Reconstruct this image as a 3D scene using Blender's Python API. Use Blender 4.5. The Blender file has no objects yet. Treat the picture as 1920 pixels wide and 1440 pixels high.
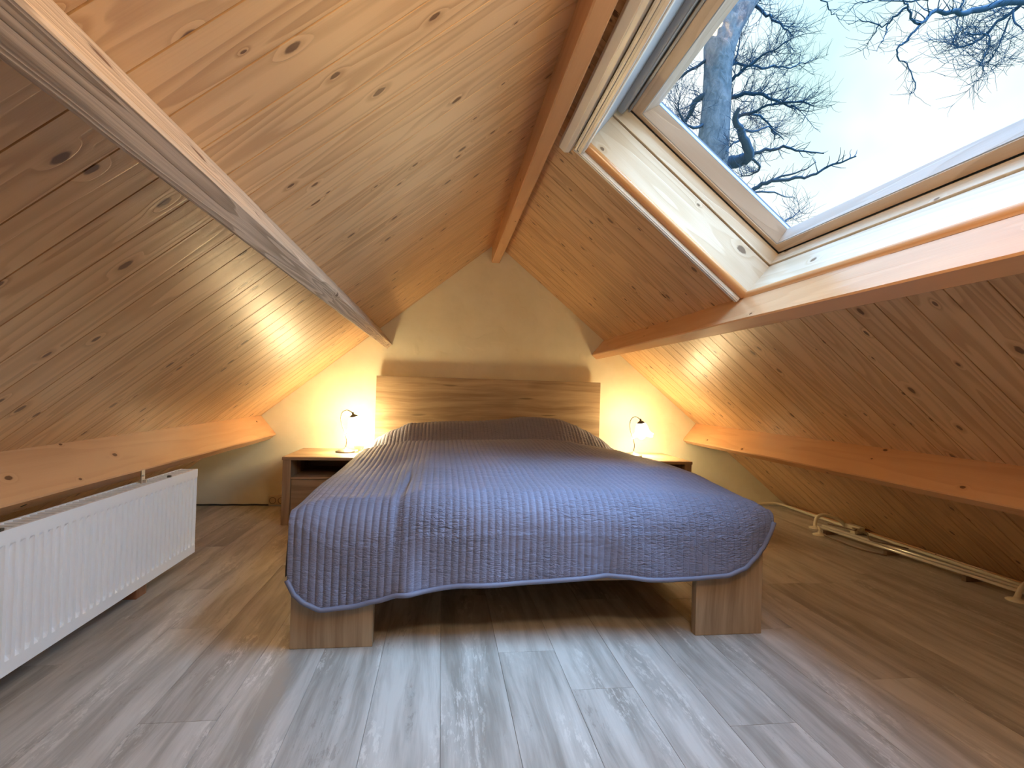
import bpy, bmesh, math, random
from mathutils import Vector, Matrix, noise as mnoise
random.seed(7)
C = bpy.context.scene.collection
PI = math.pi

# ------------------------------------------------------------------ camera
F_PX = 985.75
YAW, PITCH, ROLL = 0.1319, 0.015927, 0.028787
CAM = Vector((0, 0, 0.864))
cy, sy, cp, sp = math.cos(YAW), math.sin(YAW), math.cos(PITCH), math.sin(PITCH)
FW = Vector((sy*cp, cy*cp, sp)); R0 = Vector((cy, -sy, 0)); U0 = R0.cross(FW)
RT = R0*math.cos(ROLL) + U0*math.sin(ROLL); UP = U0*math.cos(ROLL) - R0*math.sin(ROLL)
cam = bpy.data.cameras.new('camera'); camo = bpy.data.objects.new('camera', cam); C.objects.link(camo)
cam.sensor_width = 36; cam.lens = 36*F_PX/1920; cam.clip_start = 0.02; cam.clip_end = 200
M = Matrix((RT, UP, -FW)).transposed().to_4x4(); M.translation = CAM
camo.matrix_world = M
bpy.context.scene.camera = camo
def at(px, py, Y):                                   # a point of the photo at depth Y
    d = RT*((px-960)/F_PX) + UP*((720-py)/F_PX) + FW
    return CAM + d*(Y/d.y)
def interp(pts, x):
    if x <= pts[0][0]: return pts[0][1]
    for (a, b), (c, d) in zip(pts, pts[1:]):
        if x <= c:
            t = (x-a)/(c-a); t = t*t*(3-2*t)*0.5 + t*0.5
            return b + (d-b)*t
    return pts[-1][1]
def sstep(a, b, x):
    t = max(0, min(1, (x-a)/(b-a))); return t*t*(3-2*t)

# ------------------------------------------------------------------ room frame
TA = 0.8156; AL = math.atan(TA); CA, SA = math.cos(AL), math.sin(AL)
XR, ZR = 0.378, 2.0027
YB, YN = 4.0, -1.1                                   # gable wall, wall behind the camera
XL0, XR0 = XR - ZR/TA, XR + ZR/TA
SMAX = ZR/SA
def RR(y, s, h): return Vector((XR + CA*s + SA*h, y, ZR - SA*s + CA*h))     # right slope: s down from the ridge, h outwards
def RL(y, s, h): return Vector((XR - CA*s - SA*h, y, ZR - SA*s + CA*h))

# ------------------------------------------------------------------ material helpers
class NT:
    def __init__(self, name, rough=0.5, spec=0.4):
        self.m = bpy.data.materials.new(name); self.m.use_nodes = True
        self.t = self.m.node_tree; self.b = self.t.nodes['Principled BSDF']
        self.b.inputs['Roughness'].default_value = rough
        self.b.inputs['Specular IOR Level'].default_value = spec
    def n(self, typ, **kw):
        x = self.t.nodes.new(typ)
        for k, v in kw.items(): setattr(x, k, v)
        return x
    def set(self, sock, v):
        if isinstance(v, bpy.types.NodeSocket): self.t.links.new(v, sock)
        elif v is not None: sock.default_value = v
    def math(self, op, a, b=0.0, c=0.0, clamp=False):
        x = self.n('ShaderNodeMath', operation=op, use_clamp=clamp)
        self.set(x.inputs[0], a); self.set(x.inputs[1], b); self.set(x.inputs[2], c)
        return x.outputs[0]
    def uv(self):
        x = self.n('ShaderNodeUVMap'); x.uv_map = 'UVMap'
        s = self.n('ShaderNodeSeparateXYZ'); self.t.links.new(x.outputs[0], s.inputs[0])
        return s.outputs[0], s.outputs[1]
    def vec(self, a, b, c=0.0):
        x = self.n('ShaderNodeCombineXYZ')
        for i, v in enumerate((a, b, c)): self.set(x.inputs[i], v)
        return x.outputs[0]
    def noise(self, v, scale, detail=3, rough=0.5, dist=0.0):
        x = self.n('ShaderNodeTexNoise'); self.set(x.inputs['Vector'], v)
        x.inputs['Scale'].default_value = scale; x.inputs['Detail'].default_value = detail
        x.inputs['Roughness'].default_value = rough; x.inputs['Distortion'].default_value = dist
        return x.outputs[0]
    def voro(self, v, scale):
        x = self.n('ShaderNodeTexVoronoi', voronoi_dimensions='2D'); self.set(x.inputs['Vector'], v)
        x.inputs['Scale'].default_value = scale
        return x.outputs['Distance'], x.outputs['Color']
    def ss(self, x, a, b, lo=0.0, hi=1.0):
        m = self.n('ShaderNodeMapRange', interpolation_type='SMOOTHSTEP')
        self.set(m.inputs[0], x)
        for i, v in enumerate((a, b, lo, hi)): self.set(m.inputs[i+1], v)
        return m.outputs[0]
    def mix(self, f, a, b):
        x = self.n('ShaderNodeMix', data_type='RGBA')
        self.set(x.inputs[0], f)
        for s, v in ((x.inputs[6], a), (x.inputs[7], b)):
            self.set(s, v if isinstance(v, bpy.types.NodeSocket) else (*v, 1))
        return x.outputs[2]
    def attr(self, name):
        x = self.n('ShaderNodeAttribute'); x.attribute_name = name; return x.outputs['Fac']
    def color(self, c): self.set(self.b.inputs['Base Color'], c if isinstance(c, bpy.types.NodeSocket) else (*c, 1))
    def bump(self, h, dist=0.002, strength=1.0):
        x = self.n('ShaderNodeBump'); self.set(x.inputs['Height'], h)
        x.inputs['Distance'].default_value = dist; x.inputs['Strength'].default_value = strength
        self.t.links.new(x.outputs[0], self.b.inputs['Normal'])

def plain(name, col, rough=0.5, metal=0.0, spec=0.4):
    g = NT(name, rough, spec); g.color(col); g.b.inputs['Metallic'].default_value = metal
    return g.m

def pine(name, light, dark, knot=(0.11, 0.045, 0.02), keep=0.5, ring=8.0, rings=0.45, rough=0.42, vary=0.25, bumpd=0.0006, kr=0.085, fine=0.3, vs=8.0):
    g = NT(name, rough, 0.6)
    u, v = g.uv()
    p2 = g.vec(g.math('MULTIPLY', u, 4.2), g.math('MULTIPLY', v, 7.5))
    d, c = g.voro(p2, 1.0)
    sep = g.n('ShaderNodeSeparateColor'); g.t.links.new(c, sep.inputs[0])
    on = g.math('GREATER_THAN', sep.outputs[0], keep)
    r = g.math('MULTIPLY_ADD', sep.outputs[1], kr, kr*0.45)
    wob = g.noise(g.vec(g.math('MULTIPLY', u, 60), g.math('MULTIPLY', v, 90)), 1.0, 2)
    dd = g.math('MULTIPLY', d, g.math('MULTIPLY_ADD', wob, 0.7, 0.65))
    kn = g.math('MULTIPLY', g.ss(g.math('DIVIDE', dd, r), 1.0, 0.62), on)
    halo = g.math('MULTIPLY', g.ss(g.math('DIVIDE', d, r), 2.8, 0.8), on)
    nf = g.noise(g.vec(g.math('MULTIPLY', u, 0.75), g.math('MULTIPLY', v, vs)), 1.0, 2, 0.45)
    fld = g.math('ADD', g.math('MULTIPLY', nf, ring), g.math('MULTIPLY', halo, 0.9))
    fr = g.math('FRACT', fld)
    line = g.math('MULTIPLY', g.ss(fr, 0.15, 0.88), g.ss(fr, 1.0, 0.9))
    fib = g.noise(g.vec(g.math('MULTIPLY', u, 5), g.math('MULTIPLY', v, 240)), 1.0, 2, 0.6)
    blot = g.noise(g.vec(g.math('MULTIPLY', u, 1.6), g.math('MULTIPLY', v, 9)), 1.0, 2)
    f = g.math('ADD', g.math('MULTIPLY', line, rings), g.math('MULTIPLY', g.math('SUBTRACT', fib, 0.5), fine))
    f = g.math('ADD', f, g.math('MULTIPLY', g.math('SUBTRACT', blot, 0.5), 0.5))
    f = g.math('ADD', f, g.math('MULTIPLY', g.math('SUBTRACT', g.attr('bid'), 0.5), vary*2))
    f = g.math('ADD', f, g.math('MULTIPLY', halo, 0.14), clamp=True)
    col = g.mix(f, light, dark)
    col = g.mix(g.math('MULTIPLY', kn, 0.88), col, knot)
    g.color(col)
    g.bump(g.math('ADD', g.math('MULTIPLY', line, -0.5), g.math('ADD', g.math('MULTIPLY', blot, 3.0), g.math('MULTIPLY', fib, 0.4))), bumpd)
    return g.m

def oak(name, light, dark, rough=0.5, scale=1.0):
    g = NT(name, rough, 0.35)
    u, v = g.uv()
    wp = g.noise(g.vec(g.math('MULTIPLY', u, 1.3*scale), g.math('MULTIPLY', v, 5*scale)), 1.0, 2)
    vv = g.math('MULTIPLY_ADD', wp, 0.10, v)
    a = g.noise(g.vec(g.math('MULTIPLY', u, 1.1*scale), g.math('MULTIPLY', vv, 22*scale)), 1.0, 4, 0.6)
    b = g.noise(g.vec(g.math('MULTIPLY', u, 9), g.math('MULTIPLY', vv, 190)), 1.0, 2, 0.6)
    k = g.noise(g.vec(g.math('MULTIPLY', u, 2.2), g.math('MULTIPLY', v, 7)), 1.0, 1)
    f = g.math('ADD', g.ss(a, 0.32, 0.72), g.math('MULTIPLY', g.math('SUBTRACT', b, 0.5), 0.5), clamp=True)
    col = g.mix(f, light, dark)
    d, c = g.voro(g.vec(g.math('MULTIPLY', u, 1.3), g.math('MULTIPLY_ADD', wp, 0.9, g.math('MULTIPLY', v, 9.0))), 1.0)
    sep = g.n('ShaderNodeSeparateColor'); g.t.links.new(c, sep.inputs[0])
    kn = g.math('MULTIPLY', g.ss(d, 0.10, 0.03), g.math('GREATER_THAN', sep.outputs[0], 0.6))
    col = g.mix(g.math('MULTIPLY', kn, 0.6), col, tuple(x*0.35 for x in dark))
    col = g.mix(g.math('MULTIPLY', g.ss(k, 0.58, 0.72), 0.35), col, tuple(x*0.6 for x in dark))
    g.color(col); g.bump(b, 0.0002)
    return g.m

# ------------------------------------------------------------------ mesh helpers
class MB:
    """collects faces with metric UVs (u along the grain); one build() = one mesh object"""
    def __init__(self): self.v = []; self.f = []; self.uv = []; self.bid = []; self.sm = []
    def face(self, pts, uv=None, bid=0.5, smooth=False):
        k = len(self.v); self.v += [Vector(p) for p in pts]
        self.f.append(tuple(range(k, k+len(pts))))
        if uv is None:
            a = Vector(pts[1])-Vector(pts[0]); nrm = a.cross(Vector(pts[2])-Vector(pts[0]))
            a.normalize(); b = nrm.cross(a).normalized()
            uv = [((Vector(p)-Vector(pts[0])).dot(a), (Vector(p)-Vector(pts[0])).dot(b)) for p in pts]
        self.uv.append(uv); self.bid.append(bid); self.sm.append(smooth)
    def hexa(self, P, grain=0, off=None, bid=None):
        """P: function (i,j,k in 0/1)->point; grain axis 0/1/2"""
        if off is None: off = (random.uniform(0, 40), random.uniform(0, 40))
        if bid is None: bid = random.random()
        ax = [(P(1,0,0)-P(0,0,0)), (P(0,1,0)-P(0,0,0)), (P(0,0,1)-P(0,0,0))]
        ctr = sum((P(i,j,k) for i in (0,1) for j in (0,1) for k in (0,1)), Vector())/8
        for d in range(3):
            a, b = [q for q in range(3) if q != d]
            if b == grain: a, b = b, a
            for side in (0, 1):
                idx = []
                for (p, q) in ((0,0),(1,0),(1,1),(0,1)):
                    t = [0,0,0]; t[d] = side; t[a] = p; t[b] = q; idx.append(tuple(t))
                pts = [P(*t) for t in idx]
                la, lb = ax[a].length, ax[b].length
                uv = [(off[0]+t[a]*la+d*3.3*0, off[1]+t[b]*lb+d*1.7+side*0.9) for t in idx]
                nrm = (pts[1]-pts[0]).cross(pts[2]-pts[0])
                if nrm.dot(sum(pts, Vector())/4 - ctr) < 0: pts.reverse(); uv.reverse()
                self.face(pts, uv, bid)
    def box(self, lo, hi, grain=None, fn=None, bid=None):
        lo, hi = Vector(lo), Vector(hi)
        if grain is None: grain = max(range(3), key=lambda i: abs(hi[i]-lo[i]))
        fn = fn or (lambda a, b, c: Vector((a, b, c)))
        self.hexa(lambda i, j, k: fn(hi[0] if i else lo[0], hi[1] if j else lo[1], hi[2] if k else lo[2]), grain, None, bid)
    def tube(self, pts, r, n=8, cap=True, closed=False):
        pts = [Vector(p) for p in pts]; N = len(pts)
        rs = r if isinstance(r, (list, tuple)) else [r]*N
        base = len(self.v); prev = None; L = 0
        for i, p in enumerate(pts):
            t = (pts[min(i+1, N-1)] - pts[max(i-1, 0)]).normalized()
            if prev is None:
                prev = t.orthogonal().normalized()
            prev = (prev - t*prev.dot(t)).normalized(); b = t.cross(prev)
            for k in range(n):
                a = 2*PI*k/n; self.v.append(p + (prev*math.cos(a) + b*math.sin(a))*rs[i])
            if i: L += (p-pts[i-1]).length
        L = 0
        for i in range(N-1):
            l2 = L + (pts[i+1]-pts[i]).length
            for k in range(n):
                k2 = (k+1) % n
                self.f.append((base+i*n+k, base+i*n+k2, base+(i+1)*n+k2, base+(i+1)*n+k))
                w = 2*PI*rs[i]/n
                self.uv.append([(L, k*w), (L, (k+1)*w), (l2, (k+1)*w), (l2, k*w)]); self.bid.append(0.5); self.sm.append(True)
            L = l2
        if cap:
            for i, rev in ((0, True), (N-1, False)):
                f = [base+i*n+k for k in range(n)]
                if rev: f.reverse()
                self.f.append(tuple(f)); self.uv.append([(0, 0)]*n); self.bid.append(0.5); self.sm.append(False)
    def lathe(self, prof, n=32, mat=None, wave=None, smooth=True):
        """prof: (r, z) list; wave(r,z,a)->(r,z)"""
        mat = mat or Matrix(); base = len(self.v); N = len(prof)
        for (r, z) in prof:
            for k in range(n):
                a = 2*PI*k/n; rr, zz = wave(r, z, a) if wave else (r, z)
                self.v.append(mat @ Vector((rr*math.cos(a), rr*math.sin(a), zz)))
        for i in range(N-1):
            for k in range(n):
                k2 = (k+1) % n
                self.f.append((base+i*n+k, base+i*n+k2, base+(i+1)*n+k2, base+(i+1)*n+k))
                self.uv.append([(k/n, i/N), ((k+1)/n, i/N), ((k+1)/n, (i+1)/N), (k/n, (i+1)/N)]); self.bid.append(0.5); self.sm.append(smooth)
    def grid(self, rows, uvs, smooth=True, flip=False):
        base = len(self.v); R, Cn = len(rows), len(rows[0])
        for r in rows: self.v += r
        for i in range(R-1):
            for j in range(Cn-1):
                q = [(i, j), (i, j+1), (i+1, j+1), (i+1, j)]
                if flip: q.reverse()
                self.f.append(tuple(base+a*Cn+b for a, b in q))
                self.uv.append([uvs[a][b] for a, b in q]); self.bid.append(0.5); self.sm.append(smooth)
    def build(self, name, mat, parent=None, origin=None, bevel=0.0, merge=False):
        me = bpy.data.meshes.new(name)
        og = Vector(origin) if origin is not None else (Vector((0, 0, 0)) if parent is None else parent.location.copy())
        if parent is not None and parent.parent is not None: og = parent.location + parent.parent.location
        vs = [v-og for v in self.v]
        me.from_pydata(vs, [], self.f)
        uvl = me.uv_layers.new(name='UVMap'); i = 0
        flat = [c for f in self.uv for p in f for c in p]
        uvl.data.foreach_set('uv', flat)
        at_ = me.attributes.new('bid', 'FLOAT', 'FACE'); at_.data.foreach_set('value', self.bid)
        me.polygons.foreach_set('use_smooth', self.sm)
        me.materials.append(mat); me.update()
        if merge or bevel:
            b = bmesh.new(); b.from_mesh(me); bmesh.ops.remove_doubles(b, verts=b.verts, dist=1e-5); b.to_mesh(me); b.free()
        o = bpy.data.objects.new(name, me); C.objects.link(o)
        if parent is not None: o.parent = parent; o.location = Vector((0, 0, 0))
        else: o.location = og
        if bevel:
            md = o.modifiers.new('bevel', 'BEVEL'); md.width = bevel; md.segments = 2; md.limit_method = 'ANGLE'
        return o
def tag(o, label=None, cat=None, group=None, kind=None):
    if label: o['label'] = label
    if cat: o['category'] = cat
    if group: o['group'] = group
    if kind: o['kind'] = kind
    return o
def empty(name, loc):
    o = bpy.data.objects.new(name, None); C.objects.link(o); o.location = Vector(loc); o.empty_display_size = 0.05; return o
def copy_tree(o, parent=None):
    c = o.copy(); C.objects.link(c)
    if parent: c.parent = parent
    for ch in [x for x in bpy.data.objects if x.parent == o]: copy_tree(ch, c)
    return c

# ------------------------------------------------------------------ materials
ROOF = pine('roof_pine', (0.67, 0.43, 0.22), (0.38, 0.20, 0.085), keep=0.42, kr=0.065, ring=10, rings=0.5, rough=0.40, vary=0.14)
BEAM = pine('orange_beam_pine', (0.67, 0.375, 0.185), (0.47, 0.22, 0.095), keep=0.6, kr=0.05, ring=6, rings=0.22, rough=0.27, vary=0.05)
GREYBEAM = pine('weathered_beam_pine', (0.60, 0.47, 0.35), (0.27, 0.19, 0.125), keep=0.66, ring=13, rings=0.75, rough=0.62, vary=0.05, bumpd=0.0012, vs=24)
LINING = pine('pale_lining_pine', (0.78, 0.66, 0.50), (0.60, 0.44, 0.26), knot=(0.16, 0.10, 0.06), keep=0.66, ring=8, rings=0.40, rough=0.24, vary=0.08)
SASHW = pine('sash_pine', (0.66, 0.48, 0.32), (0.47, 0.30, 0.165), keep=0.97, ring=9, rings=0.5, rough=0.35, vary=0.05)
SASHL = pine('daylit_sash_pine', (0.70, 0.64, 0.58), (0.54, 0.46, 0.39), keep=0.97, ring=10, rings=0.45, rough=0.35, vary=0.05)  # paler sash pine; daylight on the slanted rail is put into its colour
BEAD = pine('bead_pine', (0.66, 0.32, 0.12), (0.50, 0.21, 0.07), keep=0.97, ring=5, rings=0.2, rough=0.25, vary=0.02)
OAK = oak('bed_oak', (0.43, 0.315, 0.195), (0.25, 0.165, 0.092))
OAKV = OAK
STAND = oak('nightstand_oak', (0.40, 0.275, 0.165), (0.23, 0.145, 0.083))
WHITE = plain('white_enamel', (0.86, 0.91, 0.97), 0.3)
ALU = plain('white_aluminium', (0.74, 0.73, 0.69), 0.33, 0.25)
RAILM = plain('bright_aluminium', (0.82, 0.81, 0.79), 0.3, 0.4)
GREYBAR = plain('grey_bar', (0.33, 0.34, 0.36), 0.4, 0.4)
GASKET = plain('grey_gasket', (0.09, 0.11, 0.16), 0.4)
CLAD = plain('grey_cladding', (0.45, 0.52, 0.60), 0.35, 0.3)
CREAM = plain('cream_plastic', (0.78, 0.72, 0.56), 0.4)
CHROME = plain('chrome_pipe', (0.90, 0.86, 0.78), 0.2, 0.35)
PEWTER = plain('pewter_metal', (0.10, 0.095, 0.08), 0.5, 0.4)
DARK = plain('dark_rubber', (0.03, 0.03, 0.03), 0.6)
CORD = plain('brown_cable', (0.20, 0.13, 0.08), 0.5)
BRASS = plain('steel_bracket', (0.62, 0.55, 0.47), 0.4, 0.5)
REDWOOD = pine('brown_block_wood', (0.33, 0.13, 0.06), (0.20, 0.07, 0.03), keep=0.97)

def plaster():
    g = NT('cream_plaster', 0.85, 0.2)
    tc = g.n('ShaderNodeTexCoord').outputs['Object']
    a = g.noise(tc, 3.0, 4, 0.6); b = g.noise(tc, 11, 4, 0.6)
    g.color(g.mix(g.ss(a, 0.3, 0.7), (0.80, 0.765, 0.60), (0.73, 0.685, 0.51)))
    sp_ = g.noise(tc, 6, 2)
    g.bump(g.math('ADD', g.math('MULTIPLY', b, 0.5), g.math('MULTIPLY', g.ss(sp_, 0.55, 0.62), 0.35)), 0.004, 0.55)
    return g.m
PLASTER = plaster()

def floor_mat():
    g = NT('washed_floor_plank', 0.38, 0.4)
    u, v = g.uv(); bid = g.attr('bid')
    wp = g.noise(g.vec(g.math('MULTIPLY', u, 1.2), g.math('MULTIPLY', v, 5)), 1.0, 2)
    vv = g.math('MULTIPLY_ADD', wp, 0.09, v)
    a = g.noise(g.vec(g.math('MULTIPLY', u, 1.5), g.math('MULTIPLY', vv, 17)), 1.0, 4, 0.6)
    fine = g.noise(g.vec(g.math('MULTIPLY', u, 7), g.math('MULTIPLY', vv, 150)), 1.0, 3, 0.65)
    chalk = g.noise(g.vec(g.math('MULTIPLY', u, 14), g.math('MULTIPLY', vv, 60)), 1.0, 4, 0.75)
    zone = g.noise(g.vec(g.math('MULTIPLY', u, 1.7), g.math('MULTIPLY', v, 8)), 1.0, 2)
    f = g.math('ADD', g.ss(a, 0.3, 0.72), g.math('MULTIPLY', g.math('SUBTRACT', fine, 0.5), 0.55))
    f = g.math('ADD', f, g.math('MULTIPLY', g.math('SUBTRACT', bid, 0.5), 0.45), clamp=True)
    col = g.mix(f, (0.54, 0.51, 0.465), (0.29, 0.265, 0.23))
    pat = g.math('MULTIPLY', g.ss(chalk, 0.50, 0.60), g.ss(zone, 0.50, 0.66))
    col = g.mix(g.math('MULTIPLY', pat, 0.6), col, (0.68, 0.645, 0.59))
    drk = g.math('MULTIPLY', g.ss(chalk, 0.47, 0.38), g.ss(zone, 0.45, 0.33))
    col = g.mix(g.math('MULTIPLY', drk, 0.45), col, (0.20, 0.17, 0.14))
    g.color(col); g.bump(fine, 0.0003)
    return g.m
FLOORM = floor_mat()

def quilt_mat():
    g = NT('slate_quilt', 0.62, 0.25)
    u, v = g.uv()                                     # u across in metres, v along in metres
    cr = g.noise(g.vec(g.math('MULTIPLY', u, 26), g.math('MULTIPLY', v, 95)), 1.0, 3, 0.6, 0.4)
    zone = g.noise(g.vec(g.math('MULTIPLY', u, 3.0), g.math('MULTIPLY', v, 2.2)), 1.0, 2)
    big = g.noise(g.vec(g.math('MULTIPLY', u, 9), g.math('MULTIPLY', v, 26)), 1.0, 2, 0.5, 0.6)
    ridge = g.math('ABSOLUTE', g.math('SUBTRACT', cr, 0.5))
    amp = g.math('MULTIPLY_ADD', g.ss(zone, 0.36, 0.66), 0.85, 0.15)
    wv = g.noise(g.vec(g.math('MULTIPLY', u, 900), g.math('MULTIPLY', v, 900)), 1.0, 1)
    h = g.math('ADD', g.math('MULTIPLY', g.math('MULTIPLY', ridge, -5.0), amp), g.math('MULTIPLY', big, 1.6))
    h = g.math('ADD', h, g.math('MULTIPLY', wv, 0.06))
    lf = g.math('ABSOLUTE', g.math('SUBTRACT', g.math('FRACT', g.math('DIVIDE', u, PITCH_Q)), 0.5))
    st = g.ss(lf, 0.43, 0.5)
    g.color(g.mix(g.math('MULTIPLY', st, 0.6), g.mix(zone, (0.215, 0.225, 0.315), (0.185, 0.195, 0.280)), (0.095, 0.10, 0.16)))
    g.bump(h, 0.004, 1.0)
    s = g.b.inputs; s['Sheen Weight'].default_value = 0.15; s['Sheen Roughness'].default_value = 0.4
    return g.m
PITCH_Q = 0.0243
QUILT = quilt_mat()
BIND = plain('slate_binding', (0.17, 0.18, 0.255), 0.6)

def glow(name, col, strength):
    g = NT(name, 0.35); g.color((0.9, 0.86, 0.78))
    g.b.inputs['Emission Color'].default_value = (*col, 1); g.b.inputs['Emission Strength'].default_value = strength
    return g.m
def glass():
    m = bpy.data.materials.new('window_glass'); m.use_nodes = True; t = m.node_tree; t.nodes.clear()
    o = t.nodes.new('ShaderNodeOutputMaterial'); mx = t.nodes.new('ShaderNodeMixShader'); tr = t.nodes.new('ShaderNodeBsdfTransparent')
    gl = t.nodes.new('ShaderNodeBsdfGlossy'); fr = t.nodes.new('ShaderNodeFresnel'); fr.inputs[0].default_value = 1.3
    tr.inputs[0].default_value = (0.94, 0.98, 0.98, 1); gl.inputs['Roughness'].default_value = 0.02
    t.links.new(fr.outputs[0], mx.inputs[0]); t.links.new(tr.outputs[0], mx.inputs[1]); t.links.new(gl.outputs[0], mx.inputs[2]); t.links.new(mx.outputs[0], o.inputs[0])
    return m
GLASS = glass()

# ------------------------------------------------------------------ setting: floor
mb = MB(); PW = 0.1895; g_ = 0.0007
k0 = math.floor((XL0-0.022)/PW)
joint = {1: 1.745, 2: 1.51, 4: 1.31, 7: 1.49, -5: 1.995, 0: 1.02, 3: 0.95, -1: 2.35, -2: 1.12, -3: 2.0, -4: 1.45, 5: 2.15, 6: 1.85, 8: 2.3}
for k in range(k0, 30):
    x0 = 0.022 + PW*k; x1 = x0+PW
    if x0 > XR0: break
    x0c, x1c = max(x0, XL0), min(x1, XR0)
    y = joint.get(k, random.uniform(1, 2)) - 1.22*3
    while y < YB:
        y0, y1 = max(y, YN), min(y+1.22, YB); y += 1.22
        if y1 <= y0: continue
        off = (random.uniform(0, 60), random.uniform(0, 60)); bid = random.random()
        def UV(pts): return [(off[0]+p[1]-y0, off[1]+p[0]-x0) for p in pts]
        a, b, c, d = x0c+g_, x1c-g_, y0+g_, y1-g_
        P = [(a, c, 0), (b, c, 0), (b, d, 0), (a, d, 0)]
        Q = [(x0c, y0, -.003), (x1c, y0, -.003), (x1c, y1, -.003), (x0c, y1, -.003)]
        mb.face(P, UV(P), bid)
        for i in range(4):
            j = (i+1) % 4; q = [Q[i], Q[j], P[j], P[i]]; mb.face(q, UV(q), bid)
tag(mb.build('floor', FLOORM), kind='structure')

# ------------------------------------------------------------------ setting: gable walls
def gable(name, y0, y1, ysee):
    mb = MB(); e = 0.03
    tri = [(XL0-e/TA, -0.0), (XR0+e/TA, -0.0), (XR, ZR+e)]
    a = [Vector((x, y0, z)) for x, z in tri]; b = [Vector((x, y1, z)) for x, z in tri]
    mb.face(a); mb.face(b[::-1])
    for i in range(3):
        j = (i+1) % 3; mb.face([a[j], a[i], b[i], b[j]])
    return tag(mb.build(name, PLASTER), kind='structure')
gable('wall_back', YB, YB+0.1, YB)
gable('wall_front', YN-0.1, YN, YN)

# ------------------------------------------------------------------ setting: boarded ceiling with the skylight opening
WY0, WY1, WS0, WS1 = 0.72, 2.055, 0.20, 1.120
mb = MB(); VG, VD = 0.0021, 0.013
def board(RF, y0, y1, s0, s1, right, off, bid, grooves=(True, True)):
    ya = y0 + (VG if grooves[0] else 0); yb = y1 - (VG if grooves[1] else 0)
    segs = [[(ya, s0, 0), (yb, s0, 0), (yb, s1, 0), (ya, s1, 0)]]
    if grooves[0]: segs.append([(y0, s0, VD), (ya, s0, 0), (ya, s1, 0), (y0, s1, VD)])
    if grooves[1]: segs.append([(yb, s0, 0), (y1, s0, VD), (y1, s1, VD), (yb, s1, 0)])
    for q in segs:
        uv = [(off[0]+s, off[1]+y-y0) for y, s, h in q]
        pts = [RF(*p) for p in q]
        if not right: pts.reverse(); uv.reverse()
        mb.face(pts, uv, bid)
def slope(RF, right, seam0, pitch):
    k = math.floor((YN-seam0)/pitch)
    while True:
        y0 = seam0+pitch*k; y1 = y0+pitch; k += 1
        if y0 >= YB: break
        off = (random.uniform(0, 80), random.uniform(0, 80)); bid = random.random()
        y0c, y1c = max(y0, YN), min(y1, YB)
        if y1c <= y0c: continue
        if not right or y1c <= WY0 or y0c >= WY1: board(RF, y0c, y1c, 0, SMAX, right, off, bid)
        else:
            if y0c < WY0: board(RF, y0c, WY0, 0, SMAX, right, off, bid, (True, False)); y0c = WY0
            if y1c > WY1: board(RF, WY1, y1c, 0, SMAX, right, (off[0], off[1]+WY1-y0), bid, (False, True)); y1c = WY1
            gr = (y0c != WY0, y1c != WY1)
            board(RF, y0c, y1c, 0, WS0, right, off, bid, gr); board(RF, y0c, y1c, WS1, SMAX, right, off, bid, gr)
slope(RL, False, 0.827, 0.1213); slope(RR, True, 1.175, 0.119)
def back(RF, y0, y1, s0, s1):                          # roof deck above the boards
    mb.face([RF(y0, s0, 0.03), RF(y0, s1, 0.03), RF(y1, s1, 0.03), RF(y1, s0, 0.03)])
back(RL, YN-.1, YB+.1, -0.03, SMAX+.1)
for a in ((YN-.1, WY0, -0.03, SMAX+.1), (WY1, YB+.1, -0.03, SMAX+.1), (WY0, WY1, -0.03, WS0), (WY0, WY1, WS1, SMAX+.1)): back(RR, *a)
tag(mb.build('ceiling', ROOF), kind='structure')

# ------------------------------------------------------------------ beams
def beam(name, RF, s, depth, width, mat, y0, y1, label, cat='beam', wane=0.0, jit=0.0015, vertical=False):
    """squared timber standing on the slope; its corners wander a little along its length"""
    mb = MB(); n = 120; ch = 0.005
    if vertical: prof = [(-width/2, 0.0), (-width/2, -depth+ch), (-width/2+ch, -depth), (width/2-ch, -depth), (width/2, -depth+ch), (width/2, 0.0)]
    else: prof = [(s, 0.0), (s, -depth+ch), (s+ch, -depth), (s+width-ch, -depth), (s+width, -depth+ch), (s+width, 0.0)]
    rows, uvs = [], []; per = [0]
    for (a, b), (c, d) in zip(prof, prof[1:]): per.append(per[-1]+math.hypot(c-a, d-b))
    o1, o2 = random.uniform(0, 30), random.uniform(0, 30)
    for i in range(n+1):
        y = y0+(y1-y0)*i/n; row = []; ur = []
        for k, (a, b) in enumerate(prof):
            a2, b2 = a, b
            if 0 < k < 5:
                a2 += jit*mnoise.noise(Vector((y*3, k*0.35, o1))); b2 += jit*mnoise.noise(Vector((y*3, k*0.35, o2)))
                if wane and k in (3, 4):
                    w = max(0, mnoise.noise(Vector((y*2.3, 5.5, o1)))+0.15)*wane + max(0, mnoise.noise(Vector((y*9, 1.5, o2))))*wane*0.4
                    w += 0.007*math.exp(-((y-0.624)/0.011)**2)
                    a2 -= w; b2 += w*0.5*(k == 4)
            row.append(Vector((XR+a2, y, ZR-0.004+b2)) if vertical else RF(y, a2, b2)); ur.append((o1+y, o2+per[k]))
        rows.append(row); uvs.append(ur)
    flip = RF is RL or vertical
    mb.grid(rows, uvs, smooth=False, flip=flip)
    for row, rev in ((rows[0], flip), (rows[-1], not flip)):
        mb.face(row if not rev else row[::-1], [(0.02*p.x, p.z*0.02) for p in row])
    return tag(mb.build(name, mat), label, cat)
beam('ridge_beam', RR, 0, 0.148, 0.062, BEAM, YN+.002, YB-.002, 'orange pine ridge beam running along the peak of the ceiling', vertical=True)
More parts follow.
